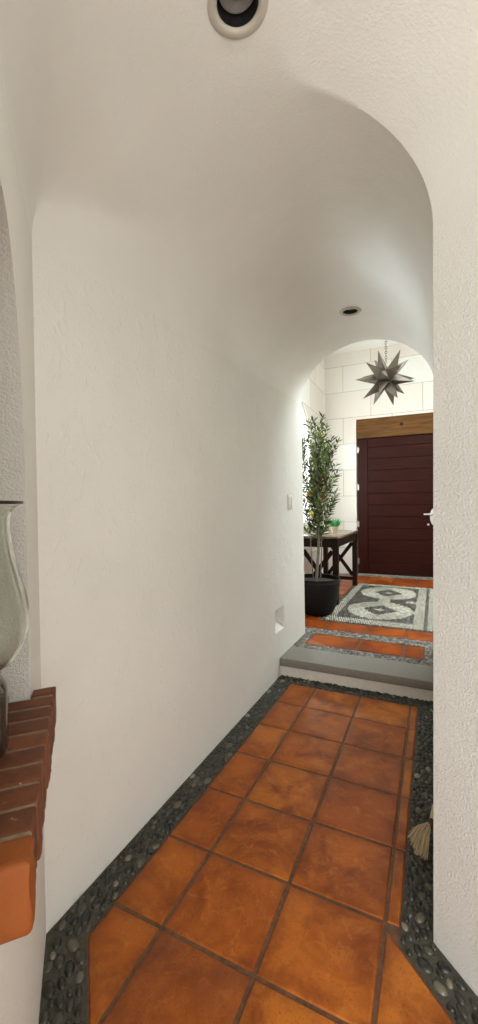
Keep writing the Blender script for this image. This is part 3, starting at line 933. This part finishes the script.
for y in (TY0+.022, TY1-.047):
    bm = bmesh.new(); box(bm, (TX0+.079, y, az0), (TX1-.079, y+.025, az1), .002, 1); rel(build('apron', bm, M_espresso, smooth=False), tab)
    bm = bmesh.new(); box(bm, (TX0+.079, y, HS+.075), (TX1-.079, y+.025, HS+.125), .002, 1); rel(build('rail', bm, M_espresso, smooth=False), tab)
    for q, (z0, z1) in enumerate(((HS+.150, az0-.045), (az0-.045, HS+.150))):   # crossed braces, one lapped behind the other
        bm = bmesh.new(); yb = y+.004+.0175*q
        bar(bm, (TX0+.081, yb, z0), (TX1-.081, yb, z1), .016, .052, (0, 1, 0), .002)
        rel(build('brace', bm, M_espresso, smooth=False), tab)
for x in (TX0+.022, TX1-.047):
    bm = bmesh.new(); box(bm, (x, TY0+.079, az0), (x+.025, TY1-.079, az1), .002, 1); rel(build('apron', bm, M_espresso, smooth=False), tab)

# ------------------------------------------------------------------ things on the table, behind the tree
def col(name, c, r=.5): return plain(name, c, r, var=.1)
M_orange = col('orange_petals', (.70, .27, .045)); M_peach = col('peach_petals', (.80, .46, .24)); M_yellow = col('yellow_petals', (.72, .62, .16))
M_whitec = col('white_ceramic', (.80, .79, .75), .2); M_wpetal = col('white_petals', (.82, .81, .76)); M_gleaf = leaf_mat('bright_green_leaves', [(0, (.03, .22, .07)), (.6, (.06, .36, .12)), (1, (.15, .5, .2))])
def petal_ball(bm, c, R_, npet=26, seed=1):
    r_ = random.Random(seed); c = Vector(c)
    for k in range(npet):
        z_ = 1-1.75*(k+.5)/npet; a = k*2.4; s = sqrt(1-z_*z_); d = Vector((s*cos(a), s*sin(a), z_))
        o_ = d.orthogonal().normalized(); w_ = d.cross(o_); w = R_*.42
        P = [c+d*R_*.15, c+d*R_*.7+o_*w, c+d*R_*1.0+o_*w*.5, c+d*R_*1.05-o_*w*.5, c+d*R_*.7-o_*w]
        f_ = bm.faces.new([bm.verts.new(q+Vector((0, 0, r_.uniform(-.006, .006)))) for q in P])
bq = tag(empty('flower_vase', (-1.42, 5.55, TZ)), 'white vase of orange, peach and yellow flowers on the table behind the tree', 'flower vase')
bm = bmesh.new(); lathe(bm, spline([(.0005, .001), (.045, .001), (.06, .03), (.066, .09), (.05, .15), (.036, .19), (.045, .215), (.041, .215), (.032, .19), (.0005, .18)], 3), 32)
build('vase', bm, M_whitec, bq)
blooms = [(-.105, .0, .50, .085, M_orange), (-.09, .08, .41, .075, M_orange), (.0, .0, .58, .085, M_peach), (.03, .03, .69, .075, M_peach), (.05, .0, .47, .07, M_peach), (-.115, -.05, .34, .065, M_wpetal), (-.095, .02, .27, .06, M_yellow), (-.04, .1, .62, .07, M_orange)]
bs = bmesh.new(); bl = bmesh.new(); rp = random.Random(5)
for i, (x, y, z, r, mt) in enumerate(blooms):
    bm = bmesh.new(); petal_ball(bm, (x, y, z), r, 26, i); build('bloom', bm, mt, bq, smooth=False)
    tube(bs, [(0, 0, .19), (x*.4, y*.4, .19+(z-.19)*.6), (x, y, z-r*.1)], .003, 5)
    for k in range(4): leaf(bl, Vector((x*.6, y*.6, .16+(z-.16)*(.4+.14*k))), Vector((rp.uniform(-1, 1), rp.uniform(-1, 1), .5)), .09, .025)
build('stems', bs, M_cane, bq); build('leaves', bl, M_leaf, bq, smooth=False, recalc=False)

jg = tag(empty('ceramic_jug', (-1.235, 5.02, TZ)), 'glossy white ceramic jug on the table, half hidden by the tree', 'jug')
bm = bmesh.new(); lathe(bm, spline([(.0005, .001), (.042, .001), (.055, .025), (.060, .065), (.05, .11), (.034, .145), (.036, .175), (.042, .186), (.037, .186), (.030, .15), (.0005, .14)], 3), 32)
build('body', bm, M_whitec, jg)
bm = bmesh.new(); tube(bm, [(-.036, 0, .165), (-.07, 0, .16), (-.082, 0, .12), (-.07, 0, .085), (-.052, 0, .08)], .006, 8)
build('handle', bm, M_whitec, jg)

gp = tag(empty('small_plant', (-1.165, 5.34, TZ)), 'little bright green leafy plant in a clay pot on the table by the stone wall', 'potted plant')
bm = bmesh.new(); lathe(bm, [(.0005, .001), (.036, .001), (.048, .075), (.052, .075), (.052, .09), (.046, .09), (.044, .075), (.0005, .074)], 28)
build('pot', bm, plain('pale_clay_pot', (.45, .36, .27), .7), gp)
bl = bmesh.new()
for k in range(42):
    a = k*2.4; s = rp.uniform(.3, 1); leaf(bl, Vector((.02*cos(a), .02*sin(a), .074)), Vector((s*cos(a), s*sin(a), rp.uniform(.7, 1.5))), rp.uniform(.10, .17), .032)
build('leaves', bl, M_gleaf, gp, smooth=False, recalc=False)

# ------------------------------------------------------------------ straw hand broom by the right wall
M_straw = pebble_mat('dry_straw', [(0, (.30, .215, .115)), (.5, (.44, .33, .19)), (1, (.55, .43, .27))], .8)
M_twine = plain('dark_binding', (.06, .03, .02), .8)
br = tag(empty('straw_hand_broom', (-.05, 1.70, .0)), 'small straw hand broom on the pebble border against the right wall', 'broom')
root = Vector((-.0165, 1.745, .055))
bm = bmesh.new(); rb = random.Random(4)
for k in range(150):
    s = rb.uniform(-1, 1); t_ = rb.uniform(-1, 1)*sqrt(1-s*s)
    tip = Vector((-.062+s*.034+rb.uniform(-.004, .004), 1.655+s*-.045+rb.uniform(-.012, .012)*1.5+.02*(1-s*s)*-.6, .012+.012*(t_+1)/2+.006*abs(s)))
    st = root+Vector((-.004+s*.006*.5, s*-.012, t_*.010))
    md = st.lerp(tip, .55)+Vector((0, 0, .012+t_*.006))
    tube(bm, [st, md, tip], [.0013, .0015, .0008], 4)
rel(build('bristles', bm, M_straw, recalc=False), br)
bm = bmesh.new(); dv = Vector((.004, .03, .018)); tube(bm, [root-dv*.25+Vector((-.002, 0, 0)), root+dv*.6], [.0125, .0105], 12)
rel(build('binding', bm, M_twine), br)
bm = bmesh.new(); tube(bm, [root+dv*.6, root+Vector((.0065, .05, .024)), root+Vector((.0085, .085, .022))], [.0075, .006, .005], 10)
rel(build('handle', bm, M_straw), br)

# ------------------------------------------------------------------ light: sky, window, room behind, added skylight and side fill
w = bpy.data.worlds.new('World'); sc.world = w; w.use_nodes = True
bg = w.node_tree.nodes['Background']; bg.inputs[0].default_value = (.99, .99, .965, 1); bg.inputs[1].default_value = 1.85
def area_light(name, loc, rot, sx, sy, power, colr):
    l = bpy.data.lights.new(name, 'AREA'); l.shape = 'RECTANGLE'; l.size = sx; l.size_y = sy; l.energy = power; l.color = colr
    o = bpy.data.objects.new(name, l); COL.objects.link(o); o.location = loc; o.rotation_euler = rot; return o
area_light('added_skylight_fill', ((SX0+SX1)/2, (SY0+SY1)/2, HZ+.28), (0, 0, 0), SX1-SX0-.02, SY1-SY0-.02, 94, (.82, .965, 1))  # unseen skylight invented to light the hall and the corridor's left wall
area_light('window_daylight', (HX0-.075, WC, 1.95), (0, -PI/2, 0), 1.5, 1.4, 40, (.82, .965, 1))
# daylight of the room the side passage opens into
pe = apoint(AEND+.35, .54, 1.25)
area_light('room_daylight', pe, Vector((D.x, D.y, 0)).to_track_quat('Z', 'Y').to_euler(), 1.6, 2.2, 9, (1, .985, .955))
pl_ = apoint(2.6, -.55, .95)
area_light('right_wall_fill', pl_, Vector((-1.5*NN.x+2.1*D.x, -1.5*NN.y+2.1*D.y, 0)).to_track_quat('Z', 'Y').to_euler(), 1.1, 1.7, 27, (1, .975, .94))  # lamp added out of view to brighten the near right wall

# ------------------------------------------------------------------ camera
F_PX = 409
yaw, pitch, roll = radians(25.5), radians(-.6), radians(.55)
Fv = Vector((-sin(yaw)*cos(pitch), cos(yaw)*cos(pitch), sin(pitch))); R0 = Vector((cos(yaw), sin(yaw), 0)); U0 = R0.cross(Fv)
Rv = R0*cos(roll)-U0*sin(roll); Uv = U0*cos(roll)+R0*sin(roll)
cam = bpy.data.cameras.new('Camera'); co_ = bpy.data.objects.new('Camera', cam); COL.objects.link(co_)
co_.matrix_world = Matrix(((Rv.x, Uv.x, -Fv.x, 0), (Rv.y, Uv.y, -Fv.y, 0), (Rv.z, Uv.z, -Fv.z, 1.3), (0, 0, 0, 1)))
cam.sensor_fit = 'VERTICAL'; cam.sensor_height = 24; cam.lens = F_PX/1024*24; cam.clip_start = .01
sc.camera = co_
vs_ = sc.view_settings
vs_.view_transform = 'Standard'; vs_.look = 'None'; vs_.gamma = 1; vs_.use_curve_mapping = False; vs_.exposure = .43
sc.cycles.use_denoising = True; sc.cycles.max_bounces = 14; sc.cycles.diffuse_bounces = 9
